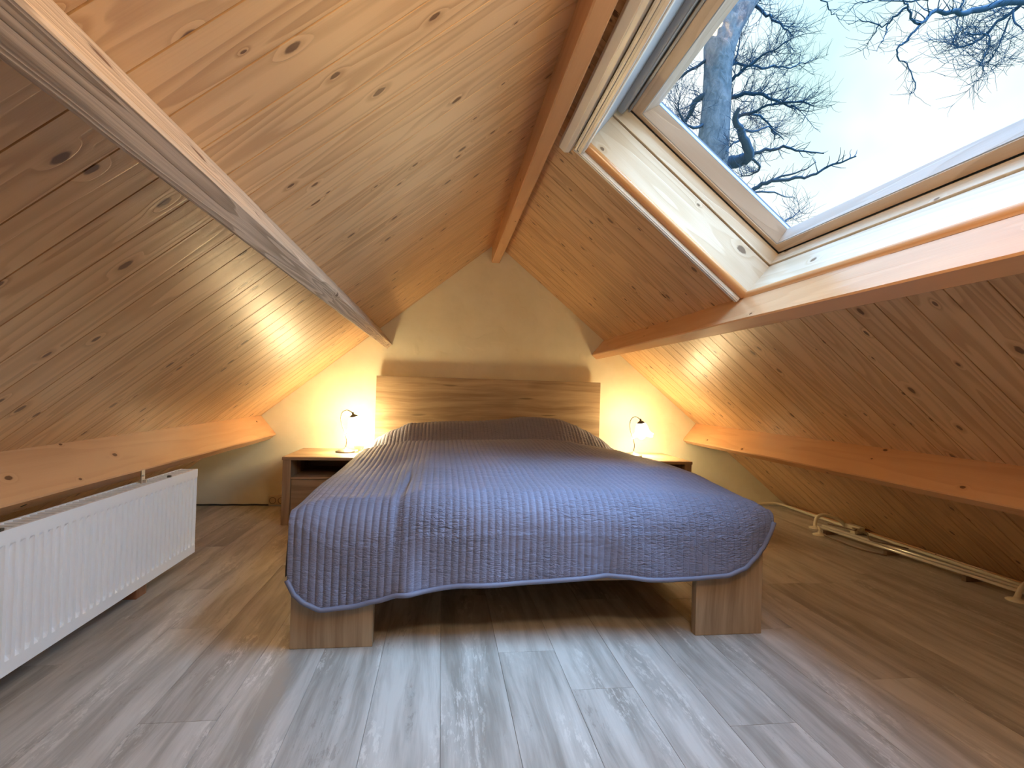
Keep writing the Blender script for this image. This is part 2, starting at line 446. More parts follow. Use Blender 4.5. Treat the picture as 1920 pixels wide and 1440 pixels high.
beam('purlin_beam', RL, 1.094, 0.150, 0.056, GREYBEAM, YN+.002, YB-.002, 'weathered greyish pine beam with a rough edge across the left roof slope', wane=0.0014, jit=0.0008)
beam('purlin_beam', RR, 1.122, 0.152, 0.056, BEAM, YN+.002, YB-.002, 'brown pine beam across the right roof slope directly under the skylight')
beam('plate_beam', RL, 2.147, 0.172, 0.065, BEAM, YN+.002, YB-.002, 'orange pine beam low on the left slope above the white radiator')
beam('plate_beam', RR, 2.130, 0.170, 0.050, BEAM, YN+.002, YB-.002, 'orange pine beam low on the right slope above the floor pipes')

# ------------------------------------------------------------------ skylight
def rbox(mb, y0, y1, s0, s1, h0, h1, grain=None): mb.box((y0, s0, h0), (y1, s1, h1), grain, fn=lambda y, s, h: RR(y, s, h))
win = empty('window_1', RR(1.39, 0.66, 0.15)); tag(win, kind='structure')
T = 0.02
def lining(h0, h1, ins):
    for (y0, y1, s0, s1, g) in ((WY1-ins, WY1+T, WS0-T, WS1+T, 1), (WY0-T, WY0+ins, WS0-T, WS1+T, 1), (WY0+ins, WY1-ins, WS1-ins, WS1+T, 0), (WY0+ins, WY1-ins, WS0-T, WS0+ins, 0)):
        mb = MB(); rbox(mb, y0, y1, s0, s1, h0, h1, g); mb.build('lining_board', LINING, win, bevel=0.002)
lining(0.004, 0.172, 0.0); lining(0.178, 0.238, 0.005)
# bead trim round the opening, on the room side
mb = MB()
PROF = [(0.004, 0.026), (-0.005, 0.024), (-0.010, 0.016), (-0.010, 0.008), (-0.004, -0.004), (0.004, -0.010), (0.012, -0.012), (0.012, 0.004)]
def bead(a, b, fn, flip):
    rows = [[fn(t, p, h) for p, h in PROF] for t in (a, b)]
    mb.grid(rows, [[(t, p+h) for p, h in PROF] for t in (a, b)], smooth=True, flip=flip)
bead(WY0, WY1, lambda t, p, h: RR(t, WS1+min(p, 0.002), h), True)
bead(WS0, WS1, lambda t, p, h: RR(WY1+p, t, h), False)
bead(WS0, WS1, lambda t, p, h: RR(WY0-p, t, h), True)
bead(WY0, WY1, lambda t, p, h: RR(t, WS0-p, h), False)
mb.build('bead_trim', BEAD, win)
# sash: outer edge against the lining, rails with a bevelled glazing edge
sash = empty('sash', (0, 0, 0)); sash.parent = win
SO = (WY0+.008, WY1-.006, WS0+.045, WS1-.008); SI = (WY0+.034, WY1-.028, WS0+.100, WS1-.044)
GI = (WY0+.078, WY1-.068, WS0+.130, WS1-.064)
def rect(r, h): y0, y1, s0, s1 = r; return [RR(y0, s0, h), RR(y1, s0, h), RR(y1, s1, h), RR(y0, s1, h)]
rings = [rect(SO, 0.30), rect(SO, 0.244), rect(SI, 0.244), rect(SI, 0.249)]
wn = win.location
def frame_mesh(name, rings, mat, parent):
    mb = MB()
    for a, b in zip(rings, rings[1:]):
        for i in range(4):
            j = (i+1) % 4; q = [a[i], a[j], b[j], b[i]]
            o1, o2 = i*7.3, i*3.1
            d = (a[j]-a[i]).normalized(); w = (b[i]-a[i]); w = w - d*w.dot(d); wl = max(w.length, 1e-6)
            uv = [(o1+(p-a[i]).dot(d), o2+(p-a[i]).dot(w/wl)) for p in q]
            mb.face(q, uv)
    return mb.build(name, mat, parent, origin=wn)
so = frame_mesh('sash_frame', rings, SASHW, sash); so.location = (0, 0, 0)
def sub(o): o.location = (0, 0, 0); return o
# parts of the sash share the window's origin
SI2 = (SI[0]+.003, SI[1]-.003, SI[2]+.003, SI[3]-.003)
sub(frame_mesh('inner_lip', [rect(SI, 0.249), rect(SI2, 0.250)], CLAD, sash))
sub(frame_mesh('glazing_rail', [rect(SI2, 0.250), rect(GI, 0.300)], SASHL, sash))
G2 = (GI[0]-.002, GI[1]+.002, GI[2]-.006, GI[3]+.02)
sub(frame_mesh('gasket', [rect(GI, 0.300), rect(G2, 0.3005), rect(G2, 0.3045)], GASKET, sash))
mb = MB(); mb.face(rect((G2[0]-.001, G2[1]+.001, G2[2]-.001, G2[3]+.001), 0.3025)); sub(mb.build('pane', GLASS, sash, origin=wn))
O2 = (SO[0]-.03, SO[1]+.03, SO[2]-.03, SO[3]+.03)
sub(frame_mesh('cladding', [rect(G2, 0.3045), rect(G2, 0.314)], CLAD, sash))
sub(frame_mesh('outer_gasket', [rect(G2, 0.314), rect(G2, 0.320)], GASKET, sash))
sub(frame_mesh('outer_cover', [rect(G2, 0.320), rect(O2, 0.324), rect(O2, 0.05)], CLAD, sash))
mb = MB(); rbox(mb, WY0+.05, WY1-.035, WS0+.012, WS0+.044, 0.18, 0.222, 0); sub(mb.build('control_bar', GREYBAR, sash, bevel=0.006, origin=wn))
mb = MB()
for h in (0.225, 0.238): rbox(mb, WY0+.02, WY1-.012, WS0+.050, WS0+.058, h, h+.004, 0)
sub(mb.build('sash_strip', GREYBAR, sash, origin=wn))
# ------------------------------------------------------------------ roller blind on the room side of the opening
bl = empty('roller_blind', RR(1.39, 0.16, 0)); tag(bl, 'white roller blind cassette with bottom bar and side rails around the skylight', 'blind')
mb = MB(); y0, y1 = WY0-.03, 2.088
oc = [(0.128, -0.004), (0.122, -0.016), (0.122, -0.046), (0.134, -0.062), (0.164, -0.064), (0.178, -0.052), (0.180, -0.03), (0.176, -0.004)]
rows = [[RR(y, s, h) for s, h in oc+oc[:1]] for y in (y0, y1)]
mb.grid(rows, [[(y, 0.01*k) for k in range(9)] for y in (y0, y1)], smooth=False)
mb.build('cassette', ALU, bl, bevel=0.002)
for yy, d in ((y1, 1), (y0, -1)):
    mb = MB(); q = [RR(yy+.004*d, s*0.96+0.006, h*0.96-.001) for s, h in oc]; w = [RR(yy, s, h) for s, h in oc]
    mb.face(q if d > 0 else q[::-1])
    for i in range(8): j = (i+1) % 8; mb.face([w[i], w[j], q[j], q[i]])
    mb.build('end_cap', CREAM, bl)
mb = MB()
for (s0, s1, h0, h1) in ((0.1835, 0.190, -0.030, -0.010), (0.190, 0.2, -0.040, -0.008), (0.2, 0.209, -0.034, -0.008), (0.209, 0.221, -0.040, -0.008), (0.221, 0.226, -0.026, -0.004)):
    rbox(mb, WY0-.02, 2.058, s0, s1, h0, h1, 0)
mb.build('bottom_bar', ALU, bl, bevel=0.0015)
for yy in (2.069, WY0-.036):
    mb = MB(); rbox(mb, yy, yy+.024, 0.186, 1.116, -0.026, -0.001, 1); rbox(mb, yy+.003, yy+.009, 0.186, 1.116, -0.031, -0.026, 1); rbox(mb, yy+.016, yy+.020, 0.186, 1.116, -0.031, -0.026, 1)
    mb.build('side_rail', RAILM, bl, bevel=0.001)

# ------------------------------------------------------------------ bed
XB0, XB1, YF, YH = -0.471, 1.196, 1.815, 3.915
bed = empty('bed', ((XB0+XB1)/2, (YF+YH)/2, 0)); tag(bed, 'brown oak double bed with wide plank feet and a plain headboard', 'bed')
def part(name, lo, hi, mat, parent, grain=None, bevel=0.002):
    mb = MB(); mb.box(lo, hi, grain); return mb.build(name, mat, parent, bevel=bevel)
part('headboard', (XB0-.004, YH, 0.05), (XB1+.010, YH+.04, 0.958), OAK, bed, 0)
part('leg', (XB0, YF, 0), (XB0+.266, YF+.034, 0.30), OAK, bed, 2)
part('leg', (XB1-.258, YF, 0), (XB1, YF+.034, 0.30), OAK, bed, 2)
part('leg', (XB0, YF+.034, 0), (XB0+.034, YF+.22, 0.20), OAK, bed, 2)
part('leg', (XB1-.034, YF+.034, 0), (XB1, YF+.22, 0.20), OAK, bed, 2)
part('foot_rail', (XB0+.266, YF+.002, 0.205), (XB1-.258, YF+.034, 0.30), OAK, bed, 0)
part('side_rail', (XB0, YF+.034, 0.20), (XB0+.034, YH, 0.30), OAK, bed, 1)
part('side_rail', (XB1-.034, YF+.034, 0.20), (XB1, YH, 0.30), OAK, bed, 1)
part('slatted_base', (XB0+.034, YF+.034, 0.215), (XB1-.034, YH, 0.245), OAK, bed, 0)

# ------------------------------------------------------------------ bedspread
HEM = [(-.478, .235), (-.458, .19), (-.42, .158), (-.37, .136), (-.275, .142), (-.19, .162), (-.12, .184), (-.06, .187), (.095, .205), (.335, .212), (.48, .222), (.58, .228), (.66, .224), (.75, .216), (.90, .214), (1.04, .224), (1.11, .247), (1.155, .285), (1.185, .322), (1.207, .365), (1.220, .405), (1.228, .435)]
PIL = [(-.48, .48), (-.43, .52), (-.33, .572), (-.21, .622), (.01, .640), (.275, .646), (.45, .664), (.60, .688), (.82, .680), (.95, .637), (1.02, .606), (1.12, .555), (1.21, .50)]
CRE = [(-.48, .478), (-.43, .492), (-.30, .516), (-.18, .541), (.24, .553), (.58, .566), (.78, .556), (.92, .532), (1.10, .506), (1.21, .48)]
MID = [(-.48, .478), (-.40, .487), (-.20, .495), (-.12, .515), (-.05, .532), (.4, .535), (.9, .538), (1.12, .525), (1.21, .50)]
FRT = [(-.48, .468), (-.40, .475), (-.20, .478), (-.13, .490), (-.06, .508), (.4, .512), (.8, .508), (1.05, .492), (1.16, .480), (1.228, .466)]
def top_z(x, y):
    f, m, c, p = interp(FRT, x), interp(MID, x), interp(CRE, x), interp(PIL, x)
    z = f + (m-f)*sstep(1.9, 2.35, y)
    c0 = c + 0.010; z = z + (c0-z)*sstep(2.6, 3.2, y)
    c += 0.010; val = c - 0.05
    if y > 3.2: z = c + (val-c)*sstep(3.22, 3.38, y)
    if y > 3.38: z = val + (p-val)*sstep(3.38, 3.68, y)
    if y > 3.80: z -= 0.05*((y-3.80)/0.1)**2
    z += 0.006*mnoise.noise(Vector((x*2.2, y*2.6, 3.0)))
    return z
XQ0, XQ1 = -0.480, 1.226
NX = int((XQ1-XQ0)/PITCH_Q*8)
YFACE = 1.800
def rad(x): return 0.045 + 0.085*sstep(0, 0.16, min(x-XQ0, XQ1-x))   # how softly the cloth turns over the foot
def bare(x, t):
    """cloth surface without quilting; t = distance from the head edge"""
    R = rad(x); ya = YFACE+R
    L1 = 3.905-ya
    zt = top_z(x, ya)
    if t <= L1: y = 3.905-t; return Vector((x, y, top_z(x, y)))
    La = R*PI/2
    if t <= L1+La:
        a = (t-L1)/R; return Vector((x, ya-R*math.sin(a), zt-R*(1-math.cos(a))))
    d = t-L1-La; z = zt-R-d
    fold = 0.012*mnoise.noise(Vector((x*3.3, 2.0, 0.5))) + 0.006*math.sin(x*21+1.0)
    fold += -0.018*math.exp(-((x+.095)/.035)**2) + 0.010*math.exp(-((x-.60)/.03)**2)
    return Vector((x, YFACE - 0.004 + fold*sstep(0, 0.2, d), z))
def crease(x, y, z):                                    # the tuck running down from the duvet corner
    if y > 2.35: return 0.0
    s = (x + 0.118 + 0.02*sstep(2.3, 1.8, y))/0.012
    return -0.012*math.exp(-s*s)*sstep(2.35, 2.1, y)*(1 if y > 1.85 else sstep(.2, .5, z))
rows, uvs = [], []
NT_ = 300
hemline = []
cols = [XQ0+(XQ1-XQ0)*i/NX for i in range(NX+1)]
grid_pts = [[None]*(NX+1) for _ in range(NT_+1)]; grid_uv = [[None]*(NX+1) for _ in range(NT_+1)]
for i, x in enumerate(cols):
    R = rad(x); L1 = 3.905-YFACE-R; La = R*PI/2
    hz = interp(HEM, x); drop = top_z(x, YFACE+R)-hz
    Lt = L1+La+drop-R if drop > R else L1+R*math.acos(max(-1, 1-drop/R))
    e = min(x-XQ0, XQ1-x); dropx = 0.018*(1-sstep(0, 0.05, e))
    puff = math.sqrt(abs(math.sin(PI*((x/PITCH_Q) % 1.0))))
    for j in range(NT_+1):
        u = j/NT_; tt = Lt*u
        p = bare(x, tt); a = bare(x, max(0, tt-.004)); b = bare(x, tt+.004)
        tv = (b-a).normalized(); c = bare(x+.004, tt); d = bare(x-.004, tt)
        xv = (c-d).normalized(); nrm = xv.cross(-tv).normalized()
        if nrm.z < 0 and nrm.y > 0: nrm = -nrm
        if nrm.dot(Vector((0, -0.6, 0.8))) < 0: nrm = -nrm
        amp = 0.0062*(0.6+0.9*abs(mnoise.noise(Vector((x*5, tt*4, 9)))))
        q = p + nrm*(amp*puff*(1-sstep(Lt-.02, Lt, tt)*0.6) + crease(x, p.y, p.z))
        if tt < L1+La: q.z -= dropx*(1 if tt < L1 else 1-(tt-L1)/La)
        grid_pts[j][i] = q; grid_uv[j][i] = (x, tt)
    hemline.append(grid_pts[NT_][i].copy())
mb = MB(); mb.grid(grid_pts, grid_uv, smooth=True, flip=True)
# the sides hanging down along the bed
for col, xs, dr in ((0, -1, 0.25), (NX, 1, 0.07)):
    rr, ru = [], []
    for j in range(0, NT_+1, 2):
        e = grid_pts[j][col]; tt = grid_uv[j][col][1]
        if e.y < YFACE+.012: break
        bottom = max(0.235, e.z-dr) if xs < 0 else max(0.40, e.z-dr)
        row, ur = [], []
        for k in range(9):
            f = k/8; row.append(Vector((e.x+xs*0.012*math.sin(f*PI*0.5), e.y, e.z+(bottom-e.z)*f))); ur.append((e.x-f*dr, tt))
        rr.append(row); ru.append(ur)
    mb.grid(rr, ru, smooth=True, flip=(xs > 0))
spread = mb.build('bedspread', QUILT, origin=(0.36, 2.8, 0.3), merge=True)
tag(spread, 'slate blue quilted bedspread with vertical channels covering the whole bed', 'bedspread')
mb = MB(); hp = [p+Vector((0, -0.002, 0)) for p in hemline[::4]]
mb.tube(hp, 0.0085, 8)
ob = mb.build('binding', BIND, None, origin=(0.36, 2.8, 0.3)); ob.parent = spread; ob.location = (0, 0, 0)

# ------------------------------------------------------------------ nightstands
def nightstand(x0, x1, label):
    y0, y1, H = 3.425, 3.93, 0.424; w = 0.05
    t = empty('nightstand', ((x0+x1)/2, (y0+y1)/2, 0)); tag(t, label, 'nightstand')
    part('top', (x0-.004, y0-.006, H-.020), (x1+.004, y1, H), STAND, t, 0)
    part('side_panel', (x0, y0, 0), (x0+w, y1, H-.020), STAND, t, 2); part('side_panel', (x1-w, y0, 0), (x1, y1, H-.020), STAND, t, 2)
    part('back_panel', (x0+w, y1-.012, 0.06), (x1-w, y1-.002, H-.020), STAND, t, 0)
    part('shelf', (x0+w, y0+.004, 0.284), (x1-w, y1-.012, 0.298), STAND, t, 0)
    part('drawer', (x0+w+.002, y0+.008, 0.072), (x1-w-.002, y1-.02, 0.281), STAND, t, 0)
    part('bottom_panel', (x0+w, y0+.03, 0.055), (x1-w, y1-.012, 0.069), STAND, t, 0)
    return t
nightstand(-0.966, -0.520, 'brown oak nightstand with open shelf left of the bed')
nightstand(1.262, 1.716, 'brown oak nightstand mostly hidden behind the bed on its right')

# ------------------------------------------------------------------ lamps
def lamp(x, y, z, label, em, tilt, mirror=1):
    t = empty('table_lamp', (x, y, z)); tag(t, label, 'lamp')
    mb = MB(); mb.lathe([(0, 0), (.063, 0), (.065, .004), (.063, .010), (.052, .013), (.047, .018), (.030, .022), (.012, .026), (.006, .034), (0, .034)], 40, Matrix.Translation((x, y, z)))
    mb.build('base', PEWTER, t)
    S = [(0, .022), (.006, .06), (.0062, .085), (0, .113), (-.0128, .148), (-.027, .187), (-.034, .225), (-.031, .258), (-.019, .278), (.0035, .288), (.0235, .282), (.043, .268)]
    pts = []
    for i in range(len(S)-1):                            # Catmull-Rom
        p0, p1, p2, p3 = [Vector((*S[max(0, min(len(S)-1, k))], 0)) for k in (i-1, i, i+1, i+2)]
        for f in (0, .25, .5, .75):
            q = 0.5*((2*p1)+(p2-p0)*f+(2*p0-5*p1+4*p2-p3)*f*f+(3*p1-p0-3*p2+p3)*f**3)
            pts.append(Vector((x+q.x, y-0.012*sstep(.15, .28, q.y), z+q.y)))
    pts.append(Vector((x+.043, y-.012, z+.268)))
    mb = MB(); mb.tube(pts, 0.0032, 10); mb.build('stem', PEWTER, t)
    Mx = Matrix.Translation((x+.044, y-.012, z+.268)) @ Matrix.Rotation(tilt, 4, 'Y') @ Matrix.Rotation(0.12, 4, 'X')
    mb = MB(); mb.lathe([(0, .006), (.006, .006), (.007, -.008), (.014, -.012), (.026, -.022), (.027, -.026), (0, -.026)], 28, Mx); mb.build('cap', PEWTER, t)
    def petal(r, zz, a):
        k = sstep(-.07, -.122, zz); return r*(1+0.10*k*math.cos(6*a)), zz - 0.008*k*math.cos(6*a)
    prof = [(.024, -.025), (.032, -.034), (.041, -.052), (.046, -.072), (.051, -.090), (.060, -.106), (.074, -.120), (.0755, -.118), (.060, -.104), (.048, -.089), (.042, -.07), (.036, -.05), (.024, -.03)]
    mb = MB(); mb.lathe(prof, 60, Mx, petal); mb.build('glass_shade', glow('frosted_glass_shade', (1.0, 0.76, 0.40), em), t)
    bo = MB(); bo.lathe([(0, -.036), (.010, -.04), (.014, -.05), (.019, -.068), (.017, -.082), (.009, -.09), (0, -.092)], 20, Mx)
    bo.build('bulb', glow('lit_bulb', (1.0, 0.74, 0.40), em*2.2), t)
    mb = MB(); cpts = [(x+mirror*(.06+.02*k), y+.03+.012*k+.006*math.sin(k*1.3), z+.003+.003*(k % 2)) for k in range(5)]
    mb.tube(cpts, 0.0025, 6); mb.build('cord', CREAM, t)
    return t
lamp(-0.640, 3.70, 0.424, 'lit pewter table lamp with bell glass shade on the left nightstand', 36, -0.22)
lamp(1.400, 3.70, 0.424, 'lit pewter table lamp with scalloped glass shade on the right nightstand', 26, -0.22, -1)

# small round gadget peeking out beside the left lamp
t = empty('alarm_clock', (-0.545, 3.70, 0.424)); tag(t, 'small pale round bedside clock half hidden behind the bedspread edge', 'clock')
Mc = Matrix.Translation((-0.545, 3.70, 0.424+.046)) @ Matrix.Rotation(-PI/2+0.25, 4, 'Y') @ Matrix.Rotation(0.3, 4, 'X')
mb = MB(); mb.lathe([(0, .03), (.024, .03), (.026, .027), (.0265, .012), (.0245, .009), (.0265, .006), (.0245, .001), (.0265, -.004), (.022, -.026), (0, -.028)], 28, Mc); mb.build('body', CREAM, t)
mb = MB(); mb.lathe([(0, .0312), (.021, .0312), (.022, .030)], 28, Mc); mb.build('face', plain('clock_face', (0.42, 0.38, 0.27), 0.4), t)
mb = MB(); mb.lathe([(0, 0), (.026, 0), (.025, .006), (.010, .012), (.008, .024), (0, .026)], 24, Matrix.Translation((-0.545, 3.70, 0.424))); mb.build('foot', CREAM, t)

# ------------------------------------------------------------------ radiator on the left
XF, RY0, RY1, RZ0, RZ1 = -1.105, 1.16, 2.60, 0.088, 0.468
rad = empty('radiator', (XF-.03, (RY0+RY1)/2, RZ0)); tag(rad, 'white ribbed panel radiator hanging under the low left beam', 'radiator')
mb = MB(); pit = 0.0333; ys = []
nr = int((RY1-RY0-0.03)/pit); off0 = RY0+(RY1-RY0-nr*pit)/2
ylist = [RY0]
for k in range(nr):
    b = off0+k*pit
    ylist += [b+.0005, b+.006, b+.010, b+.023, b+.027]
ylist += [RY1]
def rib(y):
    f = (y-off0)/pit
    if f < 0 or f > nr: return 0
    f = f % 1.0*pit
    return sstep(.006, .010, f)*(1-sstep(.0225, .0275, f))
zs = [RZ0, RZ0+.030, RZ0+.036, RZ0+.048, RZ1-.048, RZ1-.036, RZ1-.030, RZ1]
rows, uv = [], []
for z in zs:
    k = sstep(RZ0+.034, RZ0+.049, z)*(1-sstep(RZ1-.049, RZ1-.034, z))
    rows.append([Vector((XF-0.012*k*(1-rib(y)) , y, z)) for y in ylist]); uv.append([(y, z) for y in ylist])
mb.grid(rows, uv, smooth=False, flip=False); mb.build('front_panel', WHITE, rad)
mb = MB(); mb.box((XF-.075, RY0, RZ0+.01), (XF-.068, RY1, RZ1-.012)); mb.build('back_panel', WHITE, rad, bevel=.001)
for yy in (RY0, RY1-.004): part('side_cover', (XF-.075, yy, RZ0+.004), (XF-.0005, yy+.004, RZ1-.001), WHITE, rad, bevel=.001)
mb = MB(); mb.box((XF-.010, RY0, RZ1-.004), (XF-.0002, RY1, RZ1+.002)); mb.box((XF-.075, RY0, RZ1-.004), (XF-.066, RY1, RZ1+.002))
n = 48
for k in range(n+1):
    y = RY0+(RY1-RY0-.012)*k/n; mb.box((XF-.066, y, RZ1-.004), (XF-.010, y+.012, RZ1+.001), 0)
mb.build('top_grille', WHITE, rad)
mb = MB(); mb.box((XF-.0688, RY0, RZ0+.001), (XF-.0005, RY1, RZ0+.004)); mb.build('bottom_edge', WHITE, rad)
for yy in (2.24, 1.50):
    mb = MB(); mb.box((XF-.050, yy-.012, RZ1-.03), (XF-.046, yy+.012, 0.517)); mb.box((XF-.050, yy-.012, 0.492), (XF-.047, yy+.012, 0.512)); mb.box((XF-.060, yy-.004, RZ1), (XF-.034, yy+.004, RZ1+.012))
    mb.lathe([(0, .006), (.004, .006), (.004, 0)], 10, Matrix.Translation((XF-.046, yy-.005, 0.497)) @ Matrix.Rotation(PI/2, 4, 'Y'))
    mb.build('hanging_bracket', BRASS, rad)
for yy in (2.36, 1.515): part('clip', (XF-.014, yy-.006, RZ1), (XF-.002, yy+.006, RZ1+.010), PEWTER, rad, bevel=.001)
mb = MB(); mb.box((-1.235, 2.27, 0), (-1.175, 2.345, 0.092), 2)
tag(mb.build('wooden_block', REDWOOD, bevel=.003, origin=(-1.205, 2.31, 0)), 'small red brown wooden block standing on the floor beneath the radiator', 'block')

# ------------------------------------------------------------------ socket and cables on the back wall
so = empty('wall_socket', (-1.145, YB-.02, 0.035)); tag(so, 'small surface mounted wall socket low beside the left nightstand', 'socket')
part('housing', (-1.205, YB-.042, 0.010), (-1.085, YB-.001, 0.076), plain('socket_plastic', (0.62, 0.50, 0.36), 0.4), so, bevel=.004)
for xx in (-1.175, -1.115):
    mb = MB(); Ms = Matrix.Translation((xx, YB-.0425, 0.043)) @ Matrix.Rotation(PI/2, 4, 'X')
    mb.lathe([(.024, 0), (.024, .003), (.020, .003), (.019, -.004), (0, -.004)], 28, Ms); mb.build('outlet', plain('socket_inset', (0.25, 0.20, 0.15), 0.5), so)
    mb = MB()
    for dx in (-.007, .007): mb.lathe([(.0028, .0), (0, .0)], 10, Ms @ Matrix.Translation((dx, 0, -.0035)))
    mb.build('pin_hole', DARK, so)
mb = MB(); pts = [(-1.97+.02*k, YB-.012-.004*math.sin(k*.9), 0.006) for k in range(39)]
mb.tube(pts, 0.005, 8); tag(mb.build('floor_cable', DARK, origin=(-1.6, YB-.012, 0)), 'dark thin cable lying along the foot of the back wall on the left', 'cable')

# ------------------------------------------------------------------ conduit, junction box and pipes on the right
def smooth(pts, n=6):
    pts = [Vector(p) for p in pts]; out = []
    for i in range(len(pts)-1):
        p0, p1, p2, p3 = pts[max(0, i-1)], pts[i], pts[i+1], pts[min(len(pts)-1, i+2)]
        for k in range(n):
            f = k/n; out.append(0.5*((2*p1)+(p2-p0)*f+(2*p0-5*p1+4*p2-p3)*f*f+(3*p1-p0-3*p2+p3)*f**3))
    out.append(pts[-1]); return out
cd = empty('cable_conduit', (2.75, 3.0, 0)); tag(cd, 'cream cable conduit with junction box along the foot of the right slope', 'conduit')
mb = MB(); mb.tube(smooth([(2.55, YB-.014, .014), (2.68, YB-.014, .02), (2.735, YB-.03, .02), (2.765, YB-.10, .016), (2.765, 3.6, .014), (2.765, 3.24, .014)]), 0.0095, 10); mb.build('tube', CREAM, cd)
mb = MB(); mb.box((2.728, 3.115, 0.004), (2.770, 3.24, 0.046), 1); mb.box((2.695, 3.115, 0.002), (2.735, 3.155, 0.040), 0); mb.build('junction_box', CREAM, cd, bevel=.003)
mb = MB(); mb.tube(smooth([(2.765, 3.115, .013), (2.765, 2.8, .012), (2.77, 2.4, .013), (2.768, 1.6, .012)]), 0.0095, 10); mb.build('tube', CREAM, cd)
# strip of timber at the foot of the slope
mb = MB(); mb.box((2.792, YN+.01, 0.0), (2.803, YB-.12, 0.022), 1); tag(mb.build('baseboard_right', BEAM, bevel=.002), kind='structure')
hp_ = empty('heating_pipe', (2.56, 2.6, 0)); tag(hp_, 'shiny pair of heating pipes running low along the right floor edge', 'pipe')
mb = MB(); mb.tube([(2.498, 3.20, .034), (2.555, 2.60, .034), (2.605, 2.07, .034), (2.65, 1.6, .034)], 0.0085, 12); mb.build('pipe', CHROME, hp_)
mb = MB(); mb.tube([(2.548, 3.22, .034), (2.61, 2.60, .034), (2.662, 2.07, .034), (2.705, 1.6, .034)], 0.0085, 12); mb.build('pipe', CHROME, hp_)
for yy, x0 in ((2.70, 2.545), (2.28, 2.585), (3.13, 2.505)):
    mb = MB(); mb.box((x0-.016, yy-.012, 0.0), (x0+.08, yy+.012, 0.026), 0); mb.build('pipe_clip', CORD, hp_, bevel=.002)
def flange(mb, x, y): mb.lathe([(0, 0), (.040, 0), (.041, .004), (.030, .009), (.014, .012), (.012, .02), (0, .02)], 28, Matrix.Translation((x, y, 0)))
def elbow(label, pts, fl):
    e = empty('pipe_elbow', (fl[0], fl[1], 0)); tag(e, label, 'pipe')
    mb = MB(); mb.tube(smooth(pts), 0.0115, 12); mb.build('pipe', CREAM, e)
    mb = MB(); flange(mb, *fl); mb.build('floor_flange', CREAM, e)
elbow('cream bent pipe rising from the floor at the far end of the pipes', [(2.545, 3.285, .012), (2.545, 3.285, .045), (2.558, 3.282, .078), (2.60, 3.275, .092), (2.66, 3.262, .080), (2.72, 3.262, .05), (2.75, 3.265, .016)], (2.545, 3.285))
elbow('cream bent pipe rising from a floor flange at the right frame edge', [(2.566, 2.036, .012), (2.575, 2.030, .05), (2.60, 2.020, .085), (2.64, 2.0, .105), (2.69, 1.97, .10)], (2.566, 2.036))
mb = MB(); flange(mb, 2.445, 3.115)
mb.tube([(2.445, 3.115, .012), (2.447, 3.118, .03), (2.47, 3.15, .034), (2.498, 3.20, .034)], .007, 8)
tag(mb.build('floor_flange', CREAM, origin=(2.445, 3.115, 0)), 'round cream floor flange at the far end of the shiny pipes', 'flange')
for i, (pts, lab) in enumerate((
    ([(2.455, 3.16, .006), (2.45, 3.0, .006), (2.445, 2.85, .006), (2.465, 2.74, .006), (2.515, 2.67, .006)], 'brown cable sagging onto the floor in front of the shiny pipes'),
    ([(2.57, 3.20, .05), (2.60, 3.12, .05), (2.63, 3.05, .048), (2.66, 3.06, .05), (2.675, 3.11, .045)], 'brown cable looping from the pipes to the cream junction box'),
    ([(2.70, 3.09, .02), (2.66, 2.98, .050), (2.60, 2.90, .052), (2.55, 2.82, .048), (2.60, 2.72, .048), (2.64, 2.66, .046)], 'brown cable coiled over the shiny pipes below the junction box'))):
    mb = MB(); mb.tube(smooth(pts), 0.0042, 8); tag(mb.build('loose_cable', CORD, origin=pts[0]), lab, 'cable')

# ------------------------------------------------------------------ outside: ground, trees
def gm():
    g = NT('winter_grass', 0.9, 0.1); tc = g.n('ShaderNodeTexCoord').outputs['Object']
    g.color(g.mix(g.noise(tc, 0.6, 5), (0.10, 0.12, 0.05), (0.16, 0.14, 0.08))); return g.m
GZ = -5.6
mb = MB(); mb.face([(-40, -40, GZ), (60, -40, GZ), (60, 60, GZ), (-40, 60, GZ)]); tag(mb.build('ground', gm()), kind='structure')
def bark():
    g = NT('grey_bark', 0.9, 0.1); u, v = g.uv()
    a = g.noise(g.vec(g.math('MULTIPLY', u, 5), g.math('MULTIPLY', v, 9)), 1.0, 5, 0.65, 0.6); b = g.noise(g.vec(u, g.math('MULTIPLY', v, 2)), 0.8, 3)
    g.color(g.mix(g.ss(a, 0.35, 0.68), g.mix(g.ss(b, .4, .6), (0.06, 0.09, 0.135), (0.09, 0.13, 0.175)), (0.16, 0.205, 0.26))); g.bump(a, 0.03); return g.m
BARK = bark()
TWIG = plain('dark_twig', (0.025, 0.065, 0.12), 0.9, 0, 0.05)
rng = random.Random(11)
